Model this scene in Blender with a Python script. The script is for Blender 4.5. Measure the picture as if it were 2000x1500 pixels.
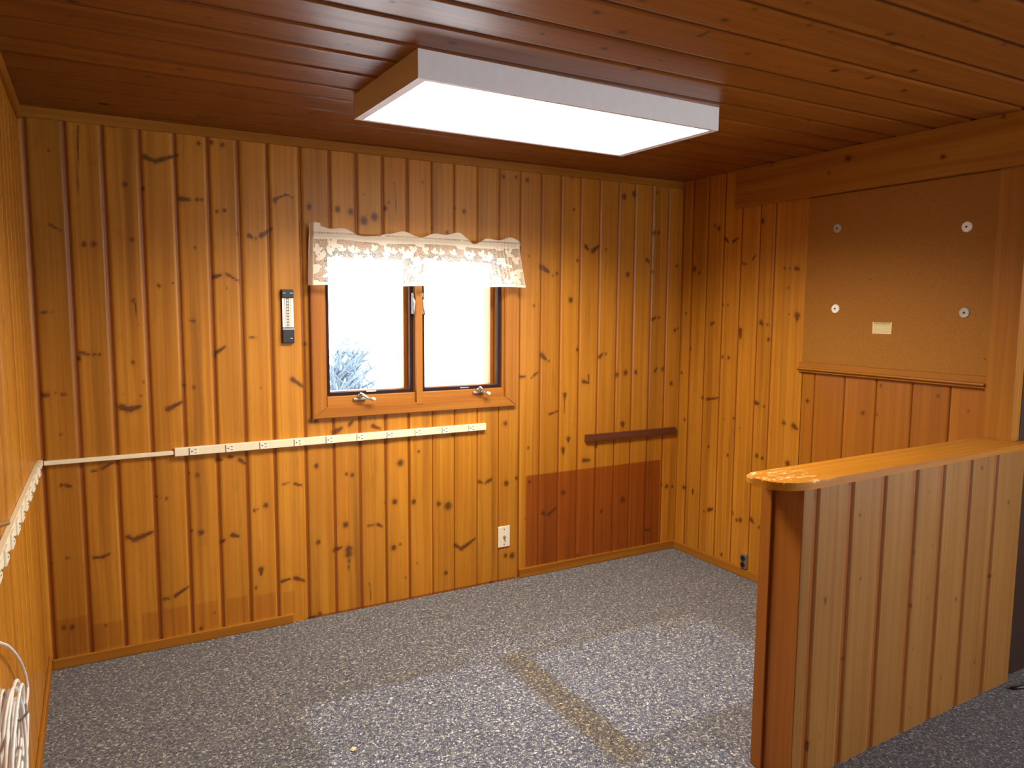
import bpy, bmesh, math, random
import numpy as np
from mathutils import Vector, Matrix

random.seed(7)
rng = np.random.RandomState(11)
for o in list(bpy.data.objects):
    bpy.data.objects.remove(o, do_unlink=True)
scene = bpy.context.scene
COL = scene.collection

# ------------------------------------------------------------------ camera
F_PX = 1452.4
CAM = np.array([0.219, -3.474, 1.494])
YAW, PITCH, ROLL = 0.5122, -0.1020, 0.0064
def cam_axes():
    cy, sy = math.cos(YAW), math.sin(YAW); cp, sp = math.cos(PITCH), math.sin(PITCH)
    cr, sr = math.cos(ROLL), math.sin(ROLL)
    f = np.array([sy*cp, cy*cp, sp]); r = np.array([cy, -sy, 0.0]); u = np.cross(r, f)
    return r*cr+u*sr, -r*sr+u*cr, f
RX, UX, FX = cam_axes()
cam_data = bpy.data.cameras.new('camera')
cam_data.sensor_width = 36.0
cam_data.lens = 36.0*F_PX/2000.0
cam_data.clip_start = 0.02
cam = bpy.data.objects.new('camera', cam_data)
m = Matrix.Identity(4)
for i in range(3):
    m[i][0] = RX[i]; m[i][1] = UX[i]; m[i][2] = -FX[i]; m[i][3] = CAM[i]
cam.matrix_world = m
COL.objects.link(cam)
scene.camera = cam

# ------------------------------------------------------------------ view, world, lights
vs = scene.view_settings
vs.view_transform = 'Standard'; vs.look = 'None'; vs.gamma = 1.0; vs.use_curve_mapping = False
vs.exposure = 0.0
LAMP_W = 64.0         # watts of the fluorescent fixture, thrown downward by its prismatic lens
SKY = 12.0            # overcast daylight
world = bpy.data.worlds.new('overcast_sky'); scene.world = world
world.use_nodes = True
bg = world.node_tree.nodes['Background']
bg.inputs[0].default_value = (0.93, 0.97, 1.0, 1); bg.inputs[1].default_value = SKY
def daylight(name, loc, size, energy, target, color=(0.90, 0.95, 1.0)):
    l = bpy.data.lights.new(name, 'AREA'); l.shape = 'RECTANGLE'
    l.size, l.size_y = size; l.energy = energy; l.color = color
    o = bpy.data.objects.new(name, l); o.location = loc
    o.rotation_euler = (Vector(target)-Vector(loc)).to_track_quat('-Z', 'Y').to_euler()
    COL.objects.link(o); return o
daylight('patio_daylight', (3.2, -6.25, 1.45), (1.1, 1.1), 14, (2.6, -3.0, 0.7))
daylight('side_fill', (4.62, -3.9, 1.35), (1.1, 1.3), 17, (2.9, -2.7, 0.0), (0.66, 0.80, 1.0))  # added unseen fill lamp, brightens and cools the near carpet

# ------------------------------------------------------------------ helpers
W, H = 3.346, 2.25
def ray(x, y): return FX + RX*(x-1000)/F_PX + UX*(750-y)/F_PX
def at(x, y, ax, val):
    d = ray(x, y); return CAM + d*(val-CAM[ax])/d[ax]

def label(o, text, cat, group=None):
    o['label'] = text; o['category'] = cat
    if group: o['group'] = group
    return o
def structure(o, text=None, cat=None):
    o['kind'] = 'structure'
    if text: o['label'] = text
    if cat: o['category'] = cat
    return o
def empty(name, loc, rz=0.0):
    o = bpy.data.objects.new(name, None); o.location = loc; o.rotation_euler = (0, 0, rz)
    o.empty_display_size = 0.05
    COL.objects.link(o); return o
def link(name, me, mat=None, parent=None, smooth=False):
    if mat is not None: me.materials.append(mat)
    if smooth:
        me.polygons.foreach_set('use_smooth', [True]*len(me.polygons))
    o = bpy.data.objects.new(name, me); COL.objects.link(o)
    if parent is not None: o.parent = parent
    return o
def bm_obj(name, bm, mat=None, parent=None, smooth=False, grain=None, gid=None):
    bmesh.ops.recalc_face_normals(bm, faces=bm.faces)
    me = bpy.data.meshes.new(name); bm.to_mesh(me); bm.free()
    if grain is not None: grain_attr(me, grain, gid)
    return link(name, me, mat, parent, smooth)
def grain_attr(me, ax, gid=None):
    n = len(me.vertices); co = np.empty(n*3); me.vertices.foreach_get('co', co); co = co.reshape(-1, 3)
    a, b = [i for i in range(3) if i != ax]
    wc = np.zeros((n, 3)); wc[:, 0] = co[:, a]+co[:, b]*0.8; wc[:, 1] = co[:, ax]
    wc[:, 2] = random.random()*90 if gid is None else gid
    at_ = me.attributes.new('wc', 'FLOAT_VECTOR', 'POINT'); at_.data.foreach_set('vector', wc.ravel())
def add_box(bm, p0, p1, bevel=0.0, mat=None, seg=2):
    x0, y0, z0 = p0; x1, y1, z1 = p1
    r = bmesh.ops.create_cube(bm, size=1.0)
    vs_ = r['verts']
    bmesh.ops.scale(bm, vec=(abs(x1-x0), abs(y1-y0), abs(z1-z0)), verts=vs_)
    bmesh.ops.translate(bm, vec=((x0+x1)/2, (y0+y1)/2, (z0+z1)/2), verts=vs_)
    if bevel > 0:
        es = list({e for v in vs_ for e in v.link_edges})
        rr = bmesh.ops.bevel(bm, geom=es, offset=bevel, segments=seg, affect='EDGES', profile=0.5)
        vs_ = list({v for f in rr['faces'] for v in f.verts} | {v for v in vs_ if v.is_valid})
    if mat is not None: bmesh.ops.transform(bm, matrix=mat, verts=vs_)
    return vs_
def add_cyl(bm, r0, r1, h, mat, n=24, caps=True):
    r = bmesh.ops.create_cone(bm, cap_ends=caps, segments=n, radius1=r0, radius2=r1, depth=h)
    bmesh.ops.transform(bm, matrix=mat, verts=r['verts']); return r['verts']
def T(x, y, z): return Matrix.Translation((x, y, z))
def RXm(a): return Matrix.Rotation(a, 4, 'X')
def RYm(a): return Matrix.Rotation(a, 4, 'Y')
def RZm(a): return Matrix.Rotation(a, 4, 'Z')
def add_prism(bm, pts, axis_fn, d0, d1):
    """closed outline pts (2d) swept between d0 and d1; axis_fn(u, v, d) -> xyz"""
    a = [bm.verts.new(axis_fn(u, v, d0)) for u, v in pts]
    b = [bm.verts.new(axis_fn(u, v, d1)) for u, v in pts]
    bm.faces.new(a); bm.faces.new(b[::-1])
    n = len(pts)
    for i in range(n): bm.faces.new((a[i], b[i], b[(i+1) % n], a[(i+1) % n]))
def add_tube(bm, pts, r, n=8, flat=1.0, caps=True):
    pts = [Vector(p) for p in pts]; rings = []; up = Vector((0, 0, 1)); prev = None
    for i, p in enumerate(pts):
        d = (pts[min(i+1, len(pts)-1)]-pts[max(i-1, 0)]).normalized()
        if prev is None:
            a = d.cross(up)
            if a.length < 1e-3: a = d.cross(Vector((1, 0, 0)))
        else: a = prev-d*prev.dot(d)
        a.normalize(); prev = a.copy(); b = d.cross(a)
        rr = r[i] if isinstance(r, (list, tuple)) else r
        rings.append([bm.verts.new(p+a*math.cos(2*math.pi*k/n)*rr+b*math.sin(2*math.pi*k/n)*rr*flat) for k in range(n)])
    for i in range(len(rings)-1):
        for k in range(n): bm.faces.new((rings[i][k], rings[i][(k+1) % n], rings[i+1][(k+1) % n], rings[i+1][k]))
    if caps: bm.faces.new(rings[0][::-1]); bm.faces.new(rings[-1])

# ------------------------------------------------------------------ materials
class NT:
    def __init__(s, name):
        s.m = bpy.data.materials.new(name); s.m.use_nodes = True
        s.t = s.m.node_tree; s.b = s.t.nodes['Principled BSDF']; s.out = s.t.nodes['Material Output']
    def n(s, typ, **kw):
        nd = s.t.nodes.new(typ)
        for k, v in kw.items(): setattr(nd, k, v)
        return nd
    def set(s, sock, v):
        if isinstance(v, bpy.types.NodeSocket): s.t.links.new(v, sock)
        else: sock.default_value = v
    def math(s, op, a, b=0.0, c=None, clamp=False):
        nd = s.n('ShaderNodeMath', operation=op, use_clamp=clamp)
        s.set(nd.inputs[0], a); s.set(nd.inputs[1], b)
        if c is not None: s.set(nd.inputs[2], c)
        return nd.outputs[0]
    def mix(s, f, a, b, blend='MIX'):
        nd = s.n('ShaderNodeMix', data_type='RGBA', blend_type=blend)
        s.set(nd.inputs[0], f)
        for i, v in ((6, a), (7, b)):
            if isinstance(v, (tuple, list)): v = (*v[:3], 1.0)
            s.set(nd.inputs[i], v)
        return nd.outputs[2]
    def attr(s, name): return s.n('ShaderNodeAttribute', attribute_name=name)
    def noise(s, vec, scale, detail=3.0, rough=0.5, dist=0.0):
        nd = s.n('ShaderNodeTexNoise'); s.set(nd.inputs['Vector'], vec)
        nd.inputs['Scale'].default_value = scale; nd.inputs['Detail'].default_value = detail
        nd.inputs['Roughness'].default_value = rough; nd.inputs['Distortion'].default_value = dist
        return nd.outputs[0]
    def smooth(s, v, lo, hi, a=0.0, b=1.0):
        nd = s.n('ShaderNodeMapRange', interpolation_type='SMOOTHSTEP')
        s.set(nd.inputs[0], v)
        for i, x in enumerate((lo, hi, a, b)): s.set(nd.inputs[i+1], x)
        return nd.outputs[0]
    def scale(s, vec, sc, off=(0, 0, 0)):
        nd = s.n('ShaderNodeMapping'); s.set(nd.inputs[0], vec)
        nd.inputs['Location'].default_value = off; nd.inputs['Scale'].default_value = sc
        return nd.outputs[0]
    def bump(s, h, strength=0.2, dist=0.002):
        nd = s.n('ShaderNodeBump'); nd.inputs['Strength'].default_value = strength
        nd.inputs['Distance'].default_value = dist; s.set(nd.inputs['Height'], h)
        s.t.links.new(nd.outputs[0], s.b.inputs['Normal'])

def wood(name, light, mid, dark, groove=None, stain=None, knot=(0.080, 0.027, 0.008), rough=0.38,
         coat=0.10, contrast=1.0, streak=0.75, blot=0.0, spec=0.24, worn=None):
    w = NT(name)
    groove = groove or tuple(c*0.45 for c in dark); stain = stain or (0.6, 0.4, 0.4)
    a = w.attr('wc').outputs['Vector']
    kn = w.attr('knot').outputs['Fac']
    # the grain bends round a knot
    near = w.smooth(kn, 0.4, 2.6)
    warp = w.noise(w.scale(a, (9, 2.2, 1)), 1.0, 2.0)
    sx = w.n('ShaderNodeSeparateXYZ'); w.set(sx.inputs[0], a)
    s2 = w.math('ADD', sx.outputs[0], w.math('MULTIPLY', w.math('SUBTRACT', warp, 0.5), 0.020))
    s3 = w.math('ADD', s2, w.math('MULTIPLY', near, 0.010))
    cb = w.n('ShaderNodeCombineXYZ'); w.set(cb.inputs[0], s3); w.set(cb.inputs[1], sx.outputs[1]); w.set(cb.inputs[2], sx.outputs[2])
    v = cb.outputs[0]
    fine = w.noise(w.scale(v, (260, 2.6, 1)), 1.0, 3.0, 0.6)
    band = w.noise(w.scale(v, (62, 0.7, 1)), 1.0, 3.0, 0.55, 0.4)
    broad = w.noise(w.scale(v, (15, 0.45, 1)), 1.0, 2.0)
    patch = w.noise(w.scale(v, (5, 1.4, 1)), 1.0, 2.0)
    g = w.math('ADD', w.math('MULTIPLY', fine, 0.25*contrast), w.math('MULTIPLY', band, 0.75*contrast))
    c = w.mix(w.smooth(g, 0.34*contrast, 0.66*contrast), light, mid)
    c = w.mix(w.math('MULTIPLY', w.smooth(broad, 0.48, 0.80), streak), c, dark)
    c = w.mix(w.math('MULTIPLY', w.smooth(patch, 0.35, 0.7), 0.35), c, tuple(x*0.82 for x in mid))
    if blot > 0:
        bl = w.noise(w.scale(a, (30, 7, 1)), 1.0, 4.0, 0.6, 0.6)
        c = w.mix(w.math('MULTIPLY', w.smooth(bl, 0.55, 0.75), blot), c, dark)
    # board to board tone
    tone = w.attr('tone').outputs['Fac']
    hs = w.n('ShaderNodeHueSaturation'); hs.inputs['Saturation'].default_value = 1.0
    w.set(hs.inputs['Value'], w.math('ADD', tone, 1.0)); w.set(hs.inputs['Color'], c); c = hs.outputs[0]
    # long dark mineral streaks running out of knots
    c = w.mix(w.math('MULTIPLY', w.smooth(kn, 0.3, 2.0), 0.28), c, dark)
    st = w.attr('stain').outputs['Fac']
    c = w.mix(w.smooth(st, -0.15, 0.35), c, w.mix(1.0, c, stain, 'MULTIPLY'))
    gr = w.attr('groove').outputs['Fac']
    c = w.mix(w.math('MULTIPLY', w.smooth(gr, 0.35, 1.0), 0.88), c, groove)
    # knots
    kw = w.math('ADD', kn, w.math('MULTIPLY', w.math('SUBTRACT', w.noise(w.scale(a, (190, 110, 1)), 1.0, 3.0, 0.65), 0.5), 1.7))
    inside = w.smooth(kw, 1.25, 2.45)
    core = w.smooth(kw, 2.45, 2.85)
    kc = w.mix(core, knot, tuple(min(1, x*1.5) for x in knot))
    c = w.mix(w.math('MULTIPLY', inside, 0.90), c, kc)
    if worn:
        oc = w.n('ShaderNodeTexCoord').outputs['Object']; so = w.n('ShaderNodeSeparateXYZ'); w.set(so.inputs[0], oc)
        zone = w.smooth(so.outputs[0], worn-0.26, worn, 1.0, 0.0)
        sc = w.noise(w.scale(oc, (14, 45, 1)), 1.0, 5.0, 0.7, 1.5)
        zone = w.math('MULTIPLY', zone, w.math('GREATER_THAN', so.outputs[2], 0.981))
        c = w.mix(w.math('MULTIPLY', zone, w.smooth(sc, 0.54, 0.60)), c, (0.80, 0.62, 0.30))
    w.set(w.b.inputs['Base Color'], c)
    rg = w.math('ADD', w.math('MULTIPLY', band, 0.10), rough-0.05)
    w.set(w.b.inputs['Roughness'], rg)
    w.b.inputs['Coat Weight'].default_value = coat; w.b.inputs['Coat Roughness'].default_value = 0.28
    w.b.inputs['Specular IOR Level'].default_value = spec
    w.bump(w.math('ADD', fine, w.math('MULTIPLY', inside, -0.4)), 0.12, 0.0012)
    return w.m

def plain(name, color, rough=0.5, metal=0.0, spec=0.5, coat=0.0, vary=0.06, scale=30.0, bump=0.0):
    w = NT(name)
    tc = w.n('ShaderNodeTexCoord').outputs['Object']
    nz = w.noise(tc, scale, 3.0)
    k = tuple(c*(1-vary*2) for c in color)
    w.set(w.b.inputs['Base Color'], w.mix(w.smooth(nz, 0.3, 0.7), k, color))
    w.b.inputs['Roughness'].default_value = rough; w.b.inputs['Metallic'].default_value = metal
    w.b.inputs['Specular IOR Level'].default_value = spec; w.b.inputs['Coat Weight'].default_value = coat
    if bump: w.bump(w.noise(tc, scale*6, 3.0), bump, 0.001)
    return w.m

PINE = wood('varnished_knotty_pine', (0.540, 0.236, 0.0240), (0.430, 0.158, 0.0110), (0.195, 0.068, 0.0080),
            groove=(0.1920, 0.0440, 0.0064), stain=(0.60, 0.37, 0.45), rough=0.40, blot=0.22)
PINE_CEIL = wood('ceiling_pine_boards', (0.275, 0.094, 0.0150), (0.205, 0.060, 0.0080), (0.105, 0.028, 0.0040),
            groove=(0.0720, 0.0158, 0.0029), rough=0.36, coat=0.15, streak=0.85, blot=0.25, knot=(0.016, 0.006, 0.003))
PINE_PALE = wood('pale_pine_boards', (0.315, 0.150, 0.034), (0.260, 0.108, 0.020), (0.175, 0.062, 0.010),
            groove=(0.270, 0.075, 0.009), rough=0.5, streak=0.45)
PINE_DEEP = wood('deep_orange_pine', (0.3922, 0.1443, 0.0148), (0.3256, 0.1073, 0.0089), (0.1998, 0.0577, 0.0059),
            groove=(0.1184, 0.0259, 0.0044), rough=0.40, streak=0.4)
PINE_TRIM = wood('pine_trim', (0.420, 0.180, 0.024), (0.350, 0.135, 0.014), (0.2000, 0.0640, 0.0080), rough=0.45, coat=0.0, spec=0.12)
PINE_WINDOW = wood('red_oiled_window_pine', (0.460, 0.190, 0.026), (0.380, 0.137, 0.015), (0.2550, 0.0663, 0.0068),
            rough=0.45, coat=0.05, spec=0.2)
CAP_WOOD = wood('worn_cap_pine', (0.500, 0.215, 0.0180), (0.430, 0.160, 0.0110), (0.3060, 0.0850, 0.0102), rough=0.36, coat=0.10, blot=0.3, worn=0.18)
BATTEN_WOOD = wood('dark_brown_stained_wood', (0.15, 0.050, 0.022), (0.115, 0.036, 0.015), (0.07, 0.020, 0.009), rough=0.5, coat=0.0)
JAMB_WOOD = wood('dark_walnut_stain', (0.055, 0.030, 0.022), (0.042, 0.022, 0.016), (0.025, 0.013, 0.010), rough=0.45, coat=0.1)
CREAM = plain('cream_painted_metal', (0.80, 0.72, 0.52), 0.42, vary=0.02)
IVORY = plain('ivory_plastic', (0.84, 0.78, 0.62), 0.35, vary=0.015)
WHITE_METAL = plain('white_enamelled_steel', (0.74, 0.72, 0.73), 0.45, vary=0.02)
BLACK = plain('black_plastic', (0.012, 0.011, 0.013), 0.35)
DARK_HOLE = plain('dark_slot', (0.01, 0.008, 0.007), 0.7)
STEEL = plain('brushed_steel', (0.72, 0.70, 0.66), 0.28, metal=1.0)
DULL_STEEL = plain('dull_galvanised_steel', (0.42, 0.38, 0.33), 0.45, metal=0.8)
BRASS = plain('aged_brass', (0.62, 0.42, 0.16), 0.35, metal=1.0)
SCREEN = plain('dark_bronze_screen_frame', (0.030, 0.014, 0.014), 0.75, spec=0.1)
WHITE_DISC = plain('white_plastic_disc', (0.95, 0.94, 0.84), 0.32)
GREY_DISC = plain('grey_metal_disc', (0.42, 0.40, 0.34), 0.4, metal=0.2)
CORD = plain('white_cord_plastic', (0.82, 0.80, 0.76), 0.4)

def emit(name, color, s):
    w = NT(name); w.b.inputs['Base Color'].default_value = (0.85, 0.85, 0.82, 1)
    w.b.inputs['Emission Color'].default_value = (*color, 1); w.b.inputs['Emission Strength'].default_value = s
    return w.m
DIFFUSER = emit('lit_acrylic_diffuser', (1.0, 0.96, 0.88), 3.0)

def glass():
    w = NT('window_glass')
    tr = w.n('ShaderNodeBsdfTransparent'); gl = w.n('ShaderNodeBsdfGlossy'); gl.inputs['Roughness'].default_value = 0.02
    fr = w.n('ShaderNodeFresnel'); fr.inputs[0].default_value = 1.25
    mx = w.n('ShaderNodeMixShader'); w.set(mx.inputs[0], fr.outputs[0])
    w.t.links.new(tr.outputs[0], mx.inputs[1]); w.t.links.new(gl.outputs[0], mx.inputs[2])
    w.t.links.new(mx.outputs[0], w.out.inputs[0]); return w.m
GLASS = glass()

def cork():
    w = NT('pressed_fibre_board'); tc = w.n('ShaderNodeTexCoord').outputs['Object']
    n1 = w.noise(tc, 420, 3, 0.7); n2 = w.noise(tc, 90, 3, 0.6); n3 = w.noise(tc, 2.0, 2)
    c = w.mix(w.smooth(n1, 0.35, 0.68), (0.38, 0.168, 0.028), (0.26, 0.104, 0.014))
    c = w.mix(w.math('MULTIPLY', w.smooth(n2, 0.55, 0.75), 0.25), c, (0.24, 0.085, 0.025))
    c = w.mix(w.math('MULTIPLY', w.smooth(n3, 0.4, 0.65), 0.18), c, (0.30, 0.105, 0.025))
    vo = w.n('ShaderNodeTexVoronoi'); w.set(vo.inputs['Vector'], tc); vo.inputs['Scale'].default_value = 7.0
    c = w.mix(w.math('MULTIPLY', w.smooth(vo.outputs['Distance'], 0.02, 0.045, 1.0, 0.0), 0.7), c, (0.10, 0.03, 0.012))
    w.set(w.b.inputs['Base Color'], c); w.b.inputs['Roughness'].default_value = 0.62
    w.b.inputs['Specular IOR Level'].default_value = 0.12
    w.bump(n1, 0.3, 0.001); return w.m
CORK = cork()

def carpet(name):
    w = NT(name); tc = w.n('ShaderNodeTexCoord').outputs['Object']
    v = w.scale(tc, (1, 1, 1))
    n1 = w.noise(v, 95, 3, 0.8, 0.8); n2 = w.noise(w.scale(tc, (1, 1, 1), (3, 7, 0)), 80, 3, 0.75, 1.0)
    n3 = w.noise(w.scale(tc, (1, 1, 1), (9, 2, 0)), 48, 3, 0.7, 0.8)
    wear = w.attr('wear').outputs['Fac']; dirt = w.attr('dirt').outputs['Fac']
    base = w.mix(w.smooth(n3, 0.42, 0.58), (0.042, 0.050, 0.085), (0.095, 0.088, 0.082))
    c = w.mix(w.smooth(n1, 0.52, 0.62), base, (0.50, 0.47, 0.41))
    c = w.mix(w.smooth(n2, 0.485, 0.59), c, (0.016, 0.018, 0.034))
    n4 = w.noise(w.scale(tc, (1, 1, 1), (5, 5, 0)), 5.5, 4, 0.65)
    w2 = w.math('ADD', wear, w.math('MULTIPLY', w.math('SUBTRACT', n4, 0.5), 1.1))
    c = w.mix(w.smooth(w2, 0.2, 1.0), c, w.mix(1.0, c, (1.38, 1.46, 1.66), 'MULTIPLY'))
    d2 = w.math('ADD', dirt, w.math('MULTIPLY', w.math('SUBTRACT', n4, 0.5), 1.2))
    c = w.mix(w.smooth(d2, 0.25, 1.1), c, w.mix(1.0, c, (1.0, 0.86, 0.62), 'MULTIPLY'))
    w.set(w.b.inputs['Base Color'], c); w.b.inputs['Roughness'].default_value = 0.95
    w.b.inputs['Specular IOR Level'].default_value = 0.15
    w.b.inputs['Sheen Weight'].default_value = 0.25; w.b.inputs['Sheen Roughness'].default_value = 0.6
    w.bump(w.math('ADD', n1, n2), 0.9, 0.006); return w.m
CARPET = carpet('blue_grey_berber_carpet')

# ------------------------------------------------------------------ board panels
def knots_px(lst, ax, val, sdir, tdir, origin, plane=None):
    """knot capsules picked off the photo -> (s, t, s2, t2, r) on the panel"""
    out = []
    for k in lst:
        if len(k) == 3: x0, y0, r = k; x1, y1 = x0, y0
        else: x0, y0, x1, y1, r = k
        P = plane(x0, y0) if plane else at(x0, y0, ax, val)
        Q = plane(x1, y1) if plane else at(x1, y1, ax, val)
        depth = float(np.dot(P-CAM, FX))
        out.append((np.dot(P-origin, sdir), np.dot(P-origin, tdir), np.dot(Q-origin, sdir), np.dot(Q-origin, tdir), r*depth/F_PX))
    return out

def panel(name, origin, sdir, tdir, ndir, s0, s1, t0, t1, seams, mat, ds=0.007, dt=0.009, knots=(), hole=None,
          stains=(), lefts=None, parent=None, tone=0.09, tones_fix=None, outline=None, stretch=1.6):
    """Tongue-and-groove boards as one sheet of real relief; seams = (s, floor, bevel, depth)."""
    origin, sdir, tdir, ndir = (np.array(v, float) for v in (origin, sdir, tdir, ndir))
    S = [(s0, 0.0, 0.0)]; cuts = []
    for (s, wf, wb, d) in sorted(seams):
        S += [(s-wf/2-wb, 0.0, 0.0), (s-wf/2, -d, 1.0), (s+wf/2, -d, 1.0), (s+wf/2+wb, 0.0, 0.0)]; cuts.append(s)
    S.append((s1, 0.0, 0.0))
    if hole:
        for hs in (hole[0], hole[1]): S.append((hs, None, 0.0))
    S.sort(key=lambda a: a[0])
    for i, a in enumerate(S):
        if a[1] is None:
            p, q = S[i-1], S[i+1]; f = (a[0]-p[0])/(q[0]-p[0]); S[i] = (a[0], p[1]+(q[1]-p[1])*f, p[2]+(q[2]-p[2])*f)
    F = [S[0]]
    for a, b in zip(S[:-1], S[1:]):
        if b[0]-a[0] < 1e-5: continue
        n = max(1, int(math.ceil((b[0]-a[0])/ds)))
        for k in range(1, n+1):
            f = k/n; F.append((a[0]+(b[0]-a[0])*f, a[1]+(b[1]-a[1])*f, a[2]+(b[2]-a[2])*f))
    sv = np.array([f[0] for f in F]); hv = np.array([f[1] for f in F]); gv = np.array([f[2] for f in F])
    tb = sorted({t0, t1} | ({hole[2], hole[3]} if hole else set()))
    tv = [tb[0]]
    for a, b in zip(tb[:-1], tb[1:]):
        n = max(1, int(math.ceil((b-a)/dt))); tv += [a+(b-a)*k/n for k in range(1, n+1)]
    tv = np.array(tv); ns, nt = len(sv), len(tv)
    SS, TT = np.meshgrid(sv, tv, indexing='ij')
    co = origin + SS[..., None]*sdir + TT[..., None]*tdir + np.broadcast_to(hv[:, None], SS.shape)[..., None]*ndir
    kf = np.zeros_like(SS); krs = np.random.RandomState(len(knots)+1)
    for (a, b, c, d, r) in knots:
        r = max(r, 0.0035); m_ = 3*r*stretch+0.01
        i0, i1 = np.searchsorted(sv, [min(a, c)-m_, max(a, c)+m_]); j0, j1 = np.searchsorted(tv, [min(b, d)-m_*1.6, max(b, d)+m_*1.6])
        if i1 <= i0 or j1 <= j0: continue
        ps, pt = SS[i0:i1, j0:j1], TT[i0:i1, j0:j1]
        vx, vy = c-a, d-b; L2 = vx*vx+vy*vy
        f = np.clip(((ps-a)*vx+(pt-b)*vy)/L2, 0, 1) if L2 > 1e-9 else 0.0
        dx = (ps-a-f*vx); dy = (pt-b-f*vy)
        re = r*(1.08-0.55*f)*0.92
        dist = np.sqrt(dx**2+(dy/1.12)**2)/re
        halo = np.sqrt((dx/r)**2+(dy/(2.8*r))**2)       # grain halo drawn out along the board
        val = np.where(dist < 1, 3-dist, np.maximum(3-dist, 1.7-0.8*halo))-krs.uniform(0, 0.35)
        kf[i0:i1, j0:j1] = np.maximum(kf[i0:i1, j0:j1], np.clip(val, 0, 3))
    st = np.full_like(SS, -1.0)
    for (a, b, c, d, *wt) in stains:
        e = np.minimum(np.minimum(SS-a, c-SS), np.minimum(TT-b, d-TT))
        st = np.maximum(st, np.minimum(np.clip(e/0.02, -1, 1), wt[0] if wt else 1.0))
    bi = np.searchsorted(np.array(cuts), sv) if cuts else np.zeros(ns, int)
    tones = rng.uniform(-tone, tone, len(cuts)+2)
    if tones_fix: tones[:len(tones_fix)] = tones_fix
    ids = rng.uniform(0, 90, len(cuts)+2)
    wc = np.stack([SS, TT, np.broadcast_to(ids[bi][:, None], SS.shape)], -1)
    idx = np.arange(ns*nt).reshape(ns, nt)
    q = np.stack([idx[:-1, :-1], idx[1:, :-1], idx[1:, 1:], idx[:-1, 1:]], -1).reshape(-1, 4)
    if hole:
        cs = (SS[:-1, :-1]+SS[1:, 1:])/2; ct = (TT[:-1, :-1]+TT[1:, 1:])/2
        keep = ~((cs > hole[0]) & (cs < hole[1]) & (ct > hole[2]) & (ct < hole[3])); q = q[keep.ravel()]
    if np.dot(np.cross(sdir, tdir), ndir) < 0: q = q[:, ::-1]
    me = bpy.data.meshes.new(name)
    me.vertices.add(ns*nt); me.vertices.foreach_set('co', co.reshape(-1))
    me.loops.add(q.size); me.loops.foreach_set('vertex_index', q.reshape(-1).astype(np.int32))
    me.polygons.add(len(q)); me.polygons.foreach_set('loop_start', np.arange(0, q.size, 4, dtype=np.int32))
    me.polygons.foreach_set('loop_total', np.full(len(q), 4, dtype=np.int32))
    me.update(calc_edges=True)
    me.attributes.new('wc', 'FLOAT_VECTOR', 'POINT').data.foreach_set('vector', wc.reshape(-1))
    for nm, arr in (('knot', kf), ('stain', st), ('groove', np.broadcast_to(gv[:, None], SS.shape)),
                    ('tone', np.broadcast_to(tones[bi][:, None], SS.shape))):
        me.attributes.new(nm, 'FLOAT', 'POINT').data.foreach_set('value', np.ascontiguousarray(arr, dtype=np.float32).reshape(-1))
    return link(name, me, mat, parent)

def join_boxes(o, boxes, mat_index_mat=None):
    """wall cores: solid boxes appended to a panel's own mesh so that the wall has its thickness"""
    bm = bmesh.new(); bm.from_mesh(o.data)
    for p0, p1 in boxes: add_box(bm, p0, p1)
    bm.to_mesh(o.data); bm.free()

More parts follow.
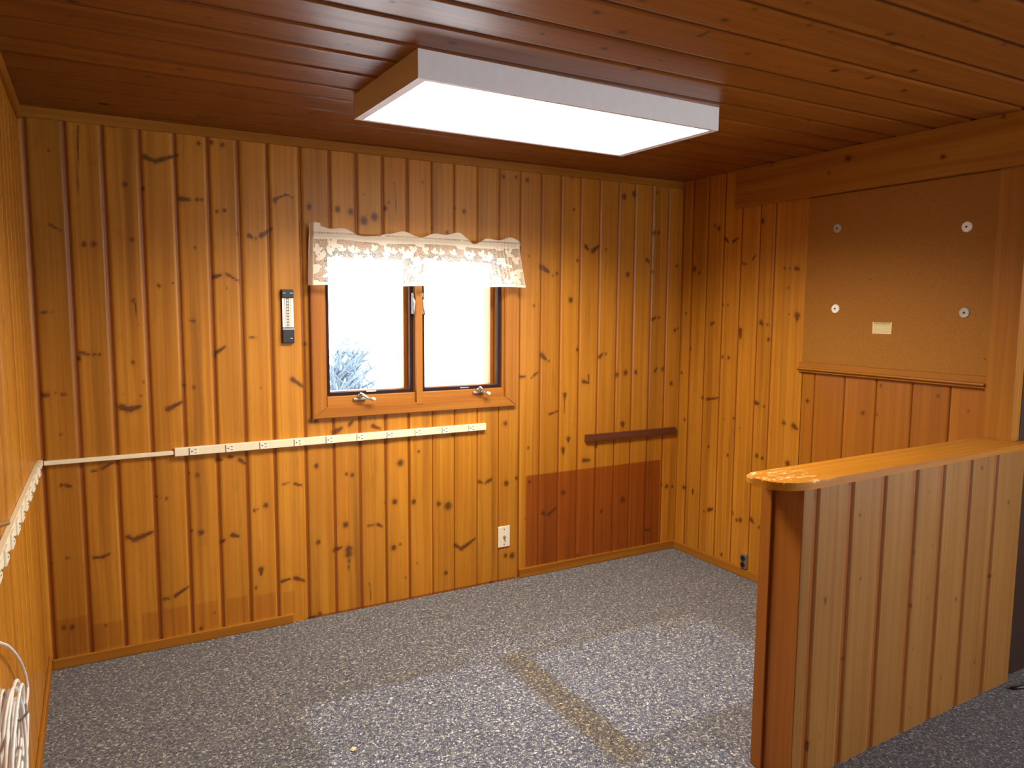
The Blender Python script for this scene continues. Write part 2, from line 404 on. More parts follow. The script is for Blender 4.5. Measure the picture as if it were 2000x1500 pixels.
# ================================================================== SETTING
# ---- back wall
KB = [(95,294,2.5),(96,438,122,452,2.6),(152,245,152,378,0.9),(245,360,4.5),(258,468,4.5),(164,477,5),(183,477,5),
(212,243,230,247,4),(282,306,302,315,4),(302,315,346,303,5),(279,368,3),(82,611,94,608,3.5),(101,609,2),(84,772,95,772,6),
(108,767,1.5),(122,770,130,770,3.5),(158,689,174,692,4),(154,700,158,704,4),(184,693,3),(194,693,3),(261,587,4),(264,592,270,638,1.6),
(260,708,3.2),(310,558,3.5),(338,553,2),(280,746,2.6),(241,769,1.5),(275,773,2),(236,795,252,800,5),(252,800,274,794,6),
(328,799,356,785,4.6),(118.6,848.6,3),(180,920,192,918,2.6),(200,915,221,903,3.4),(120,948,3),(130,948,140,951,3.4),
(304,969,314,973,2),(325,974,2.4),(250,1049,262,1054,5),(262,1054,298,1039,5.5),(184,1089,196,1088,3),(200,1088,214,1082,3.4),
(130,1090,140,1090,2.6),(100,1100,108,1098,2.4),(125,1226,4),(141,1225,4),(321,1170,332,1169,3),(342,1164,368,1146,3.6),
(206,1222,3),(388,280,3.5),(413,278,3.5),(434,283,4),(352,388,372,390,4),(385,390,3),(394,390,3),(424,413,3.2),(438,411,3.4),
(465,376,2),(486,460,493,465,3.2),(500,466,2.2),(510,460,531,447,4),(535,389,560,380,2.2),(560,380,577,389,1.6),(537,392,4),
(604,404,4.2),(381,484,2.6),(463,457,2),(372,626,2.2),(379,627,3.2),(417,541,432,537,3.6),(442,535,468,550,3),(443,561,443,567,1.8),
(420,690,440,677,4),(420,697,3),(488,659,503,660,2.4),(359,753,2.8),(379.5,756.5,3.6),(509,757,1.5),(571,741,592,755,4),(595,672,4),
(370,924,2),(386,928,4.2),(424,899,434,897,4),(448,892,455,892,3),(468,898,480,906,4.4),(375,1036,2.4),(393,1040,4.6),
(432,1059,440,1054,3.6),(454,1045,466,1047,3.6),(519,987,4.6),(497,997,2.6),(504,995,2),(552,946,566,943,2.2),(576,945,592,949,2.6),
(510,1112,510,1122,4.2),(550,1136,566,1131,2.6),(576,1129,596,1135,4),(618,910,3.8),(622,1059,3.8),(500,1148,2.6),(419,1197,2.2),
(393,1228,3),(625,1199,4),(602,1212,614,1204,4.6),(683,829,689,823,4.2),(656,843,668,836,4.4),(651,845,4),(728,832,743,838,3.4),
(676.6,926,2.8),(688,928,3.4),(782,904,5.6),(771,980,4.6),(752,982,2),(808,980,3.8),(818,882,2.4),(617,822,4),(606,822,4),
(675,1025,4.4),(654,1074,667,1069,4.4),(681,1073,5.5),(681,1082,6.5),(682,1096,3),(681,1106,681,1114,2),(719,1027,738,1025,2.2),
(738,1025,747,1028,3.6),(769,1070,4.6),(782,1063,3),(815,1100,2.2),(792,1128,2),(722,1138,726,1188,0.8),(987,827,4.2),
(857,984,4.6),(875,988,6),(889,1065,901,1072,4),(901,1072,928,1052,4),(936,941,942,943,3.2),(948,944,2.2),(953,940,961,936,3.2),
(989,944,4.6),(1009,934,2.8),(987.5,1085,3.4),(1000,1085,4.6),(871,1119,3.6),(958,1139,3),(884,849,3),(1032,875,2.5),(1034,941,2.5),
(1026,1014,1.5),(1121,409,3),(1030,352,3.6),(1118,346,3.6),(1134,340,4),(1144,481,1149,488,3.6),(1158,490,1170,480,3.6),(1184,487,2.6),
(1128,509,2.6),(1058,522,1072,531,4.6),(1080,538,2.2),(1088,534,3),(1219,384,5),(1239,379,4.4),(1277,455,3.6),(1287,454,3.6),
(1263,507,1268,513,3.6),(1275,531,2.8),(1226,536,4.2),(1115,586,4.2),(1322,519,2.6),(1033,500,2),(1043,597,2.4),(1284,376,2.6),
(1017,736,1026,736,3),(1038,738,1.8),(1043,733,1052,726,2.6),(1058,694,1066,702,4.6),(1072,705,2.2),(1103,771,1103,777,4.2),
(1103,780,1102,806,1.4),(1128,683,2.8),(1139,745,1150,748,4),(1149,733,1150,744,2.2),(1171,697,1177,691,3.8),(1183,691,2.8),
(1205,732,3.6),(1221.6,728,4.4),(1242,727,3.2),(1279,725,1284,718,2.8),(1294,721,3.6),(1274,624,1281,620,2.8),(1287,620,2.8),
(1318,645,2.8),(1324,641,2.2),(1311,749,3.6),(1216,828,1216,833,4.2),(1110,857,1110,862,4.2),(1100,878,1100,886,3.6),
(1073,809,1090,803,2),(1140,899,1152,899,3.4),(1164,872,3.4),(1100,962,4.8),(1216,976,4.2),(1174,999,2.8),(1060,1002,1065,1005,3.4),
(1071,1005,1086,992,2.8),(1292,947,2.6),(1302,950,3.2),(1313,950,2.6),(1262,1035,1270,1035,2.6),(1128,1085,2.6),
(659,409,5.4),(685,414,5.4),(731,424,6),(711,431,6),(711,380,1.8),(759,395,2.8),(752,407,3.6),(889,406,2.4),(906.6,413,3.8),
(984,345,3.6),(1008,346,2.6),(844,447,2.6),(873,454,2.8),(825,356,2),(771,357,775,440,0.8)]
bx_ = np.array([1.0, 0, 0]); bz_ = np.array([0, 0, 1.0]); by_ = np.array([0, 1.0, 0]); O0 = np.zeros(3)
back_seams = []
for s in (0.020, 0.152, 0.282, 0.416, 0.547, 0.675, 0.798, 0.922, 1.064): back_seams.append((s, 0.009, 0.0075, 0.006))
for s in (1.198, 1.325, 1.456, 1.580): back_seams.append((s, 0.012, 0.004, 0.004))
for s in (1.708, 1.832, 1.965, 2.093): back_seams.append((s, 0.004, 0.003, 0.004))
for s in (2.220, 2.350, 2.476, 2.605, 2.736, 2.867, 2.986, 3.116, 3.238): back_seams.append((s, 0.004, 0.0065, 0.005))
WX0, WX1, WZ0, WZ1 = 1.155, 2.135, 1.035, 1.760      # rough opening behind the casing
stB = []
a_ = at(1027, 928, 1, 0); b_ = at(1288, 1055, 1, 0)
stB.append((2.262, 0.050, 3.225, 0.574))
for (xa, xb, zt) in ((0.03, 0.15, 0.235), (0.16, 0.275, 0.19), (0.345, 0.41, 0.20), (0.43, 0.53, 0.205), (0.565, 0.655, 0.205), (0.69, 0.785, 0.20), (0.815, 0.91, 0.195), (0.94, 1.0, 0.185)):
    stB.append((xa, 0.045, xb, zt-0.03, 0.06))
stB.append((1.07, -0.02, 2.2, 0.012))
wall_back = panel('wall_back', (0, 0, 0), bx_, bz_, -by_, -0.02, W+0.02, -0.01, H+0.01, back_seams, PINE,
    knots=knots_px(KB, 1, 0.0, bx_, bz_, O0), hole=(WX0, WX1, WZ0, WZ1), stains=stB,
    tones_fix=[0.0, -0.24, -0.12, -0.08, 0.0, 0.03, -0.02, 0.05, 0.08, -0.04])
join_boxes(wall_back, [((-0.15, 0.012, -0.1), (WX0, 0.13, H+0.1)), ((WX1, 0.012, -0.1), (W+0.15, 0.13, H+0.1)),
    ((WX0, 0.012, -0.1), (WX1, 0.13, WZ0)), ((WX0, 0.012, WZ1), (WX1, 0.13, H+0.1))])
structure(wall_back)

# ---- right wall: light boards, then the darker infill below the board
KR = [(1404,446,4.6),(1396,440,2.6),(1416,465,1423,473,3),(1432,472,1442,465,2.6),(1470,507,1477,497,1.8),(1450,514,1458,516,2),
(1490,432,4.6),(1356,525,4.2),(1366,533,2.6),(1533,524,2.4),(1543,524,1.8),(1554,524,1562,526,3),(1540,562,1.5),(1541,614,1.8),
(1557,617,1557,625,5.5),(1486,630,1490,634,4.2),(1499,634,2.6),(1446,645,1446,660,3.8),(1389,633,1395,630,2.8),(1411.5,595,2.6),
(1421.6,596,2),(1340,612,2.2),(1349,681,2.6),(1411,697,2.8),(1423,699,2.8),(1501,663,3),(1331,728,2.6),(1372,777,3.6),
(1381,780,1404,777,3),(1337,820,2.6),(1384,872,2.8),(1421,889,2.6),(1433,817,2.4),(1416,819,1.8),(1475,786,1482,789,4.4),
(1492,794,2.6),(1478,890,3.6),(1489,895,2.6),(1531,826,4.4),(1550,832,1557,838,5.4),(1538,905,4.4),(1335,952,1340,954,3.6),
(1353,958,1353,965,2.6),(1384,996,1392,994,4.2),(1375,999,1.8),(1430,1000,1432,1007,2),(1439,1016,2.6),(1446,1016,4),
(1466,1014,1472,1021,4),(1483,1030,2.8),(1409,1083,2.8),(1445,836,1.8)]
OR = np.array([W, 0, 0]); sR = np.array([0, -1.0, 0])
rs = [(0.005, 0.004, 0.004, 0.004)]+[(s, 0.004, 0.006, 0.005) for s in (0.090, 0.215, 0.345, 0.474, 0.606, 0.708)]
wall_right = panel('wall_right', OR, sR, bz_, -bx_, -0.01, 0.917, -0.01, H+0.01, rs, PINE,
    knots=knots_px(KR, 0, W, sR, bz_, OR))
join_boxes(wall_right, [((W+0.012, -1.86, -0.1), (W+0.13, 0.1, H+0.1))])
structure(wall_right)
KR2 = [(1576,783,3.2),(1684,807,4.6),(1719,753,2.8),(1711,810,2.8),(1831,773,3.6),(1890,803,2.4)]
rs2 = [(s, 0.004, 0.003, 0.005) for s in (0.989, 1.161, 1.327, 1.500, 1.668)]
wall_right2 = panel('wall_right_infill', OR+np.array([0.004, 0, 0]), sR, bz_, -bx_, 0.917, 1.82, -0.01, 2.1, rs2, PINE_DEEP,
    knots=knots_px(KR2, 0, W, sR, bz_, OR))
wall_right2.parent = wall_right

# ---- left wall
kl = [(rng.uniform(0.1, 3.2), rng.uniform(0.2, 2.1)) for _ in range(34)]
KL = [(s, t, s, t+rng.uniform(0.0, 0.02), rng.uniform(0.006, 0.011)) for s, t in kl]
ls = [(s, 0.004, 0.004, 0.004) for s in np.arange(0.13, 4.5, 0.135)]
wall_left = panel('wall_left', (0, 0, 0), sR, bz_, bx_, -0.01, 6.0, -0.01, H+0.01, ls, PINE, ds=0.02, dt=0.02, knots=KL)
join_boxes(wall_left, [((-0.13, -6.1, -0.1), (-0.012, 0.1, H+0.1))])
structure(wall_left)

# ---- ceiling
KC = [(1473.5,18,4.5),(1415,39,6),(1367,70,1385,62,5),(1460,105,5.5),(1475,110,3),(1428,125,3.6),(1525,78,1540,77,3.6),(1581,49,5.5),
(1623,62,4.6),(1738,67,5.4),(1751,87,8),(1631,138,5.4),(1695,153,1708,149,4.6),(1785,138,6),(1525,131,3.2),(1578,5,5.6),(1888,42,4.6),
(1962,88,4.6),(1415,177,3.6),(1488,175,3.6),(1766,177,4.4),(1564,84,3),(1800,71,3.6),(1904,2,6),(1581,236,3.4),(1392,286,3.4),
(1486,278,2.6),(1165,24,7),(1216,63,6),(1181,94.5,5.4),(1059,66,3.8),(997,23,6),(929,61,7),(884,84,5.4),(766,4,4.6),
(1235,137,1260,134,3.4),(1164,114,4.4),(1291,118,3.6),(1256,1,5.4),(735,131,4.4),(259,59,3.2),(483,45,2.8),(483,56,3.4),(408,35,3.6),
(492,143.5,5),(353,135,4.4),(341,182,350,184,3.8),(290,150,5),(185,116,197,119,3.4),(140,141,3.6),(200,204,222,208,3.2),
(385,228,425,232,3),(607,221,3.8),(434,182,3.4),(470,183,3.4),(143,3,7),(138,31,3.6),(679,87,5.2),(595,140,3.4)]
OC = np.array([0, 0, H])
kc = [(a, b, c, d, q*1.25) for a, b, c, d, q in knots_px(KC, 2, H, sR, bx_, OC)]
for _ in range(60):
    s = rng.uniform(2.35, 5.5); t = rng.uniform(0.1, 4.0); kc.append((s, t, s, t+rng.uniform(0, .02), rng.uniform(0.007, 0.014)))
cs = [0.359, 0.529, 0.702, 0.850, 1.029, 1.208, 1.373, 1.545, 1.710, 1.900, 2.075, 2.243]
cs = [0.04, 0.19]+cs+list(np.arange(2.415, 5.9, 0.172))
cseams = [(s, 0.010, 0.007, 0.007) for s in cs]
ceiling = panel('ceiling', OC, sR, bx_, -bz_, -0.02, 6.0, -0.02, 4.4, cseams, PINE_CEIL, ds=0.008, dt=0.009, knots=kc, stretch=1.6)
join_boxes(ceiling, [((-0.15, -6.1, H+0.012), (4.5, 0.15, H+0.12))])
structure(ceiling)

# ---- floor
def make_floor():
    n = 0.02; xs = np.arange(-0.02, 4.42, n); ys = np.arange(-6.02, 0.02, n)
    X, Y = np.meshgrid(xs, ys, indexing='ij')
    def rect(x0, y0, x1, y1, soft):
        e = np.minimum(np.minimum(X-x0, x1-X), np.minimum(Y-y0, y1-Y)); return np.clip(e/soft+0.5, 0, 1)
    wear = np.maximum(rect(0.82, -2.6, 1.66, -0.78, 0.03)*0.85, rect(1.79, -1.56, 2.75, -0.82, 0.03)*1.0)
    wear = np.maximum(wear, rect(1.55, -0.80, 2.25, -0.62, 0.05)*0.55)
    wear = np.maximum(wear, rect(1.6, -2.4, 2.1, -1.6, 0.1)*0.6)
    dirt = np.maximum(rect(1.66, -1.66, 1.79, -0.78, 0.05), rect(1.6, -0.84, 2.8, -0.76, 0.05)*0.6)
    dirt = np.maximum(dirt, rect(2.45, -0.95, 2.85, -0.7, 0.1)*0.55)
    dirt = np.maximum(dirt, rect(1.15, -0.78, 1.5, -0.72, 0.04)*0.6)
    z = 0.0015*np.sin(X*2.1)*np.sin(Y*1.7)*0
    co = np.stack([X, Y, z], -1); ns, nt = X.shape; idx = np.arange(ns*nt).reshape(ns, nt)
    q = np.stack([idx[:-1, :-1], idx[1:, :-1], idx[1:, 1:], idx[:-1, 1:]], -1).reshape(-1, 4)
    me = bpy.data.meshes.new('floor'); me.from_pydata(co.reshape(-1, 3).tolist(), [], q.tolist())
    for nm, a in (('wear', wear), ('dirt', dirt)):
        me.attributes.new(nm, 'FLOAT', 'POINT').data.foreach_set('value', a.astype(np.float32).reshape(-1))
    o = link('floor', me, CARPET)
    join_boxes(o, [((-0.15, -6.1, -0.12), (4.5, 0.15, -0.004))])
    return structure(o)
make_floor()

# ---- the rest of the room behind the camera
def shell():
    bm = bmesh.new()          # front wall with patio window opening x 1.35..3.65, z 0.3..2.2
    for p0, p1 in (((-0.1, -6.12, 0), (2.65, -6.0, H)), ((3.75, -6.12, 0), (4.5, -6.0, H)), ((2.65, -6.12, 0), (3.75, -6.0, 0.9)), ((2.65, -6.12, 2.0), (3.75, -6.0, H))):
        add_box(bm, p0, p1)
    structure(bm_obj('wall_front', bm, PINE, grain=2, gid=3.0))
    bm = bmesh.new()          # side wall with an opening added to let the side fill in, y -4.5..-3.3
    for p0, p1 in (((4.4, -6.1, 0), (4.5, -4.5, H)), ((4.4, -3.3, 0), (4.5, -1.86, H)), ((4.4, -4.5, 0), (4.5, -3.3, 0.65)), ((4.4, -4.5, 2.05), (4.5, -3.3, H))): add_box(bm, p0, p1)
    structure(bm_obj('wall_side', bm, PINE, grain=2, gid=8.0))
    bm = bmesh.new(); add_box(bm, (3.392, -1.925, 0.0), (4.45, -1.86, H))
    structure(bm_obj('wall_dark_panelled', bm, JAMB_WOOD, grain=2, gid=5.0))
shell()

def trim(name, p0, p1, ax, mat=PINE_TRIM, bevel=0.003, gid=None, parent=None, kind=True):
    bm = bmesh.new(); add_box(bm, p0, p1, bevel)
    o = bm_obj(name, bm, mat, parent, grain=ax, gid=gid)
    if kind: structure(o)
    return o
trim('baseboard_back_left', (0.012, -0.014, 0), (0.985, 0.0, 0.043), 0)
trim('baseboard_back_right', (2.222, -0.014, 0), (W, 0.0, 0.050), 0)
trim('baseboard_right', (W-0.014, -1.9, 0), (W, -0.014, 0.050), 1)
trim('baseboard_left', (0.0, -5.9, 0), (0.012, 0.0, 0.060), 1)
trim('trim_1', (0.012, -0.016, H-0.042), (W, 0.0, H), 0)                       # cornice strip
trim('trim_2', (0.0, -6.0, H-0.05), (0.014, 0.0, H), 1)
trim('trim_3', (W-0.030, -1.925, 2.046), (W, -0.445, H), 1, bevel=0.004)      # header board over the pinboard
_t3 = [o for o in COL.objects if o.name.startswith('trim_3')][0]
panel('header_face', (W-0.0306, 0, 0), bz_, sR, -bx_, 2.050, H-0.001, 0.449, 1.921, [], PINE_TRIM, parent=_t3, tone=0.0,
    knots=knots_px([(1657,309,5),(1842,306,5),(1508,315,5),(1619,338,2.5),(1775,285,2),(1960,228,4)], 0, W-0.03, bz_, sR, np.array([W-0.0306, 0, 0])))
trim('trim_4', (W-0.016, -1.925, 0.0), (W+0.045, -1.815, 2.046), 2, bevel=0.003)   # end casing of the right wall
# moulded ledge under the board
bm = bmesh.new()
prof = [(0, 1.231), (-0.011, 1.231), (-0.012, 1.205), (-0.030, 1.203), (-0.032, 1.197), (-0.026, 1.192), (-0.020, 1.190), (-0.020, 1.184), (-0.014, 1.180), (-0.008, 1.178), (0, 1.178)]
add_prism(bm, [(W+0.004+a, z) for a, z in prof], lambda u, v, d: (u, d, v), -1.815, -0.903)
structure(bm_obj('trim_5', bm, PINE_TRIM, grain=1, gid=31))

# ---- half wall
PA = np.array([2.065, -1.9925, 0]); PB = np.array([3.39, -1.952, 0]); pt_ = (PB-PA)/np.linalg.norm(PB-PA); pn_ = np.array([-pt_[1], pt_[0], 0])
pang = math.atan2(pt_[1], pt_[0])
def pplane(x, y):
    d = ray(x, y); return CAM+d*((PA-CAM) @ pn_)/(d @ pn_)
KP = [(1662.5,944,4.8),(1680,1006,3.4),(1612,1171,1612,1179,4.6),(1681,1130,1681,1134,3.6),(1814,961,2.4),(1918,914,3.4),(1970,982,3.4),
(1787,1078,2.8),(1780,1183,3.8),(1867,1171,3.2),(1934,1126,3.4),(1839,1125,1.6),(1845,1117,1.6),(1595,958,1596,990,1.6),(1821,1067,1.8),
(1811,1168,2),(1648,1288,4.4),(1782,1267.5,2.4),(1903,1292,1903,1298,2.8),(1837.5,1325,2.6),(1776,1383,2.2),(1578,1453,4.4),
(1600.6,1437,1600.6,1443,2.8),(1577,1463,3.6),(1799,1018,1.6)]
CAPZ = 0.962
partition = empty('wall_partition', (2.065, -1.9925, 0), pang)
structure(partition)
PL = float(np.linalg.norm(PB-PA))
ps = [(float((pplane(x, 1140)-PA) @ pt_), 0.025, 0.003, 0.007) for x in (1587, 1653.5, 1716.5, 1777, 1829, 1881, 1930)]
front = panel('paneling', (0, 0, 0), (1, 0, 0), (0, 0, 1), (0, -1, 0), 0.0, PL, 0.0, CAPZ, ps, PINE_PALE, knots=knots_px(KP, 0, 0, pt_, bz_, PA, plane=pplane), parent=partition, tone=0.07)
bm = bmesh.new(); add_box(bm, (0.012, 0.008, 0), (PL, 0.150, CAPZ)); bm_obj('core', bm, PINE_DEEP, partition, grain=2)
bm = bmesh.new(); add_box(bm, (-0.002, 0.001, 0.001), (0.014, 0.108, CAPZ-0.001), 0.002); bm_obj('end_board', bm, PINE_DEEP, partition, grain=2, gid=12)
bm = bmesh.new(); add_box(bm, (-0.012, 0.108, 0.001), (0.014, 0.152, CAPZ-0.001), 0.0025); bm_obj('corner_post', bm, PINE_DEEP, partition, grain=2, gid=17)
# rounded cap
def cap():
    bm = bmesh.new(); x0, x1, y0, y1 = -0.118, PL+0.05, -0.030, 0.150
    pts = []
    R1, R2 = 0.115, 0.055
    for k in range(13):
        a = math.pi/2*k/12; pts.append((x0+R1-R1*math.sin(a)*1.0, y0+R1-R1*math.cos(a)))
    pts = [(x1, y0)]+[(x0+R1*1.0-R1*math.sin(math.pi/2*k/12), y0+0.088-0.088*math.cos(math.pi/2*k/12)) for k in range(13)]
    pts += [(x0+R2-R2*math.cos(math.pi/2*k/8), y1-R2+R2*math.sin(math.pi/2*k/8)) for k in range(9)]
    pts += [(PL-0.075, y1), (PL-0.075, 0.062), (x1, 0.062)]
    add_prism(bm, pts, lambda u, v, d: (u, v, d), CAPZ, CAPZ+0.024)
    es = [e for e in bm.edges if abs(e.verts[0].co.z-e.verts[1].co.z) < 1e-6]
    bmesh.ops.bevel(bm, geom=es, offset=0.004, segments=2, affect='EDGES')
    return bm_obj('cap', bm, CAP_WOOD, partition, grain=0, gid=44)
cap()

# ================================================================== WINDOW
window = empty('window_1', (1.645, 0, 0.97)); structure(window)
def wpart(name, fn, mat, grain=None, parent=window, smooth=False, gid=None):
    bm = bmesh.new(); fn(bm)
    bmesh.ops.translate(bm, vec=(-1.645, 0, -0.97), verts=bm.verts)
    return bm_obj(name, bm, mat, parent, smooth, grain, gid)
CX0, CX1, CZ0, CZ1 = 1.094, 2.187, 0.970, 1.822
IX0, IX1, IZ0, IZ1 = 1.158, 2.118, 1.022, 1.762
def casing(side):
    def f(bm):
        o = {'l': [(CX0, CZ0), (IX0, IZ0), (IX0, IZ1), (CX0, CZ1)], 'r': [(CX1, CZ0), (CX1, CZ1), (IX1, IZ1), (IX1, IZ0)],
             'b': [(CX0, CZ0), (CX1, CZ0), (IX1, IZ0), (IX0, IZ0)], 't': [(CX0, CZ1), (IX0, IZ1), (IX1, IZ1), (CX1, CZ1)]}[side]
        add_prism(bm, o, lambda u, v, d: (u, d, v), -0.024, 0.004)
        bmesh.ops.bevel(bm, geom=[e for e in bm.edges if all(v.co.y < -0.02 for v in e.verts)], offset=0.003, segments=2, affect='EDGES')
    return f
for sd, gr in (('l', 2), ('r', 2), ('t', 0), ('b', 0)): wpart('casing', casing(sd), PINE_WINDOW, gr)
MX0, MX1 = 1.612, 1.652
def jamb(bm):
    add_box(bm, (IX0-0.003, -0.006, IZ0), (IX0+0.010, 0.17, IZ1)); add_box(bm, (IX1-0.010, -0.006, IZ0), (IX1+0.003, 0.17, IZ1))
    add_box(bm, (IX0, -0.006, IZ1-0.010), (IX1, 0.17, IZ1+0.003))
    add_box(bm, (IX0, 0.018, IZ0), (IX1, 0.17, IZ0+0.040))
wpart('jamb', jamb, PINE_WINDOW, 2)
wpart('sill_rail', lambda bm: (add_box(bm, (IX0+0.009, -0.010, IZ0-0.002), (MX0+0.005, 0.02, IZ0+0.048), 0.003), add_box(bm, (MX1-0.005, -0.010, IZ0-0.002), (IX1-0.009, 0.02, IZ0+0.048), 0.003)), PINE_WINDOW, 0)
wpart('mullion', lambda bm: (add_box(bm, (MX0, -0.026, IZ0-0.012), (MX1-0.006, 0.016, IZ1), 0.003), add_box(bm, (MX0-0.002, 0.01, IZ0), (MX1+0.002, 0.17, IZ1))), PINE_WINDOW, 2)
def frame_box(bm, x0, x1, z0, z1, w, y0, y1, bev=0.002):
    add_box(bm, (x0, y0, z0), (x0+w, y1, z1), bev); add_box(bm, (x1-w, y0, z0), (x1, y1, z1), bev)
    add_box(bm, (x0+w, y0, z0), (x1-w, y1, z0+w), bev); add_box(bm, (x0+w, y0, z1-w), (x1-w, y1, z1), bev)
for x0, x1 in ((IX0+0.010, MX0), (MX1, IX1-0.010)):
    wpart('screen_frame', lambda bm: frame_box(bm, x0, x1, IZ0+0.046, IZ1-0.010, 0.019, 0.010, 0.034), SCREEN)
    sash = wpart('sash', lambda bm: frame_box(bm, x0+0.002, x1-0.002, IZ0+0.042, IZ1-0.012, 0.020, 0.09, 0.13), PINE_WINDOW, 2)
    wpart('pane', lambda bm: add_box(bm, (x0+0.02, 0.108, IZ0+0.06), (x1-0.02, 0.112, IZ1-0.03)), GLASS, parent=sash)
def crank(px, py, px2, py2, flip=False):
    """folding operator: base, hub, arm and knob"""
    b = at(px, py, 1, -0.014)
    x, z = b[0], b[2]
    def base(bm): add_box(bm, (x-0.026, -0.022, z-0.009), (x+0.036, -0.008, z+0.003), 0.003)
    o = wpart('crank_handle', base, DULL_STEEL)
    e = at(px2, py2, 1, -0.05)
    def arm(bm):
        add_cyl(bm, 0.012, 0.010, 0.032, T(x+0.004, -0.026, z+0.010) @ RXm(math.radians(70)), 18)
        add_tube(bm, [(x+0.001, -0.038, z+0.024), (x+0.012, -0.046, z+0.019), ((x+e[0])/2, -0.050, (z+e[2])/2+0.008), (e[0], -0.052, e[2]-0.002)], [0.0100, 0.0105, 0.0075, 0.0060], 12, 0.75)
    wpart('arm', arm, STEEL, parent=o, smooth=True)
    def knob(bm): add_cyl(bm, 0.0100, 0.0080, 0.022, T(e[0], -0.058, e[2]+0.002) @ RXm(math.radians(85)), 18)
    wpart('knob', knob, plain('cream_knob_'+str(px), (0.75, 0.68, 0.45), 0.35), parent=o, smooth=True)
def fix_parent(o): pass
crank(700, 778, 729, 780)
crank(932, 765, 953, 769)
for px, py in ((726, 764), (908, 757)):
    p = at(px, py, 1, 0.01)
    wpart('screen_latch', lambda bm: add_box(bm, (p[0]-0.028, 0.006, p[2]-0.003), (p[0]+0.022, 0.013, p[2]+0.003), 0.002), STEEL)
for x, s in ((MX0-0.006, -1), (MX1+0.004, 1)):
    lk = wpart('sash_lock', lambda bm: add_box(bm, (x-0.006, -0.006, 1.46), (x+0.006, 0.012, 1.565), 0.003), DULL_STEEL)
    wpart('lever', lambda bm: add_tube(bm, [(x, -0.010, 1.545), (x-0.002*s, -0.020, 1.52), (x-0.001*s, -0.018, 1.49), (x+0.002*s, -0.026, 1.455)], [0.005, 0.006, 0.0045, 0.0035], 10, 0.7), STEEL, parent=lk, smooth=True)
wpart('screw', lambda bm: add_cyl(bm, 0.0035, 0.003, 0.003, T(1.636, -0.0275, 1.558) @ RXm(math.pi/2), 12), BRASS)
# outside casing, seen through the right-hand edge of each pane
wpart('outer_casing', lambda bm: (add_box(bm, (IX1-0.012, 0.165, IZ0-0.05), (IX1+0.10, 0.20, IZ1+0.05)), add_box(bm, (IX0-0.10, 0.165, IZ0-0.05), (IX0+0.012, 0.20, IZ1+0.05)),
    add_box(bm, (IX0, 0.165, IZ1), (IX1, 0.20, IZ1+0.08)), add_box(bm, (IX0, 0.165, IZ0-0.05), (IX1, 0.22, IZ0+0.03)), add_box(bm, (MX0, 0.16, IZ0), (MX1, 0.20, IZ1))), PINE_WINDOW, 2)

# ---- valance on its rod
rod = empty('curtain_rod', (1.65, -0.055, 1.826))
def rodm(bm):
    add_tube(bm, [(-0.535, 0.0, 0.003), (0.535, 0.0, -0.003)], 0.0045, 12, 0.8)
    add_tube(bm, [(-0.535, 0.0, 0.003), (-0.541, 0.012, 0.003), (-0.541, 0.054, 0.003)], 0.0045, 10)
    add_tube(bm, [(0.535, 0.0, -0.003), (0.541, 0.012, -0.003), (0.541, 0.054, -0.003)], 0.0045, 10)
bm = bmesh.new(); rodm(bm); bm_obj('rod', bm, BRASS, rod, True)
for s in (-1, 1):
    bm = bmesh.new(); add_box(bm, (s*0.541-0.008, 0.044, -0.02), (s*0.541+0.008, 0.055, 0.02), 0.002); bm_obj('bracket', bm, DULL_STEEL, rod)
label(rod, 'thin brass rod carrying the lace valance over the window', 'curtain rod')

def lace_mat():
    w = NT('cream_lace'); a = w.attr('lace').outputs['Fac']; uv = w.attr('wc').outputs['Vector']
    net = w.n('ShaderNodeTexVoronoi'); net.feature = 'DISTANCE_TO_EDGE'; w.set(net.inputs['Vector'], w.scale(uv, (1, 1, 0))); net.inputs['Scale'].default_value = 190
    thread = w.smooth(net.outputs['Distance'], 0.10, 0.28, 1.0, 0.10)
    solid = w.smooth(a, 0.45, 0.6)
    outline = w.math('MULTIPLY', w.smooth(a, 0.30, 0.42), w.smooth(a, 0.42, 0.52, 1.0, 0.0))
    wv = w.noise(w.scale(uv, (420, 420, 1)), 1.0, 2.0)
    op = w.math('MAXIMUM', w.math('MULTIPLY', solid, w.math('ADD', w.math('MULTIPLY', wv, 0.2), 0.84)), w.math('MULTIPLY', thread, 0.55))
    op = w.math('MULTIPLY', op, w.math('SUBTRACT', 1.0, w.math('MULTIPLY', outline, 0.6)), clamp=True)
    df = w.n('ShaderNodeBsdfDiffuse'); tl = w.n('ShaderNodeBsdfTranslucent'); tr = w.n('ShaderNodeBsdfTransparent')
    df.inputs[0].default_value = (0.97, 0.92, 0.78, 1); tl.inputs[0].default_value = (0.95, 0.92, 0.82, 1)
    m1 = w.n('ShaderNodeMixShader'); m1.inputs[0].default_value = 0.4
    w.t.links.new(df.outputs[0], m1.inputs[1]); w.t.links.new(tl.outputs[0], m1.inputs[2])
    m2 = w.n('ShaderNodeMixShader'); w.set(m2.inputs[0], op)
    w.t.links.new(tr.outputs[0], m2.inputs[1]); w.t.links.new(m1.outputs[0], m2.inputs[2])
    w.t.links.new(m2.outputs[0], w.out.inputs[0]); return w.m
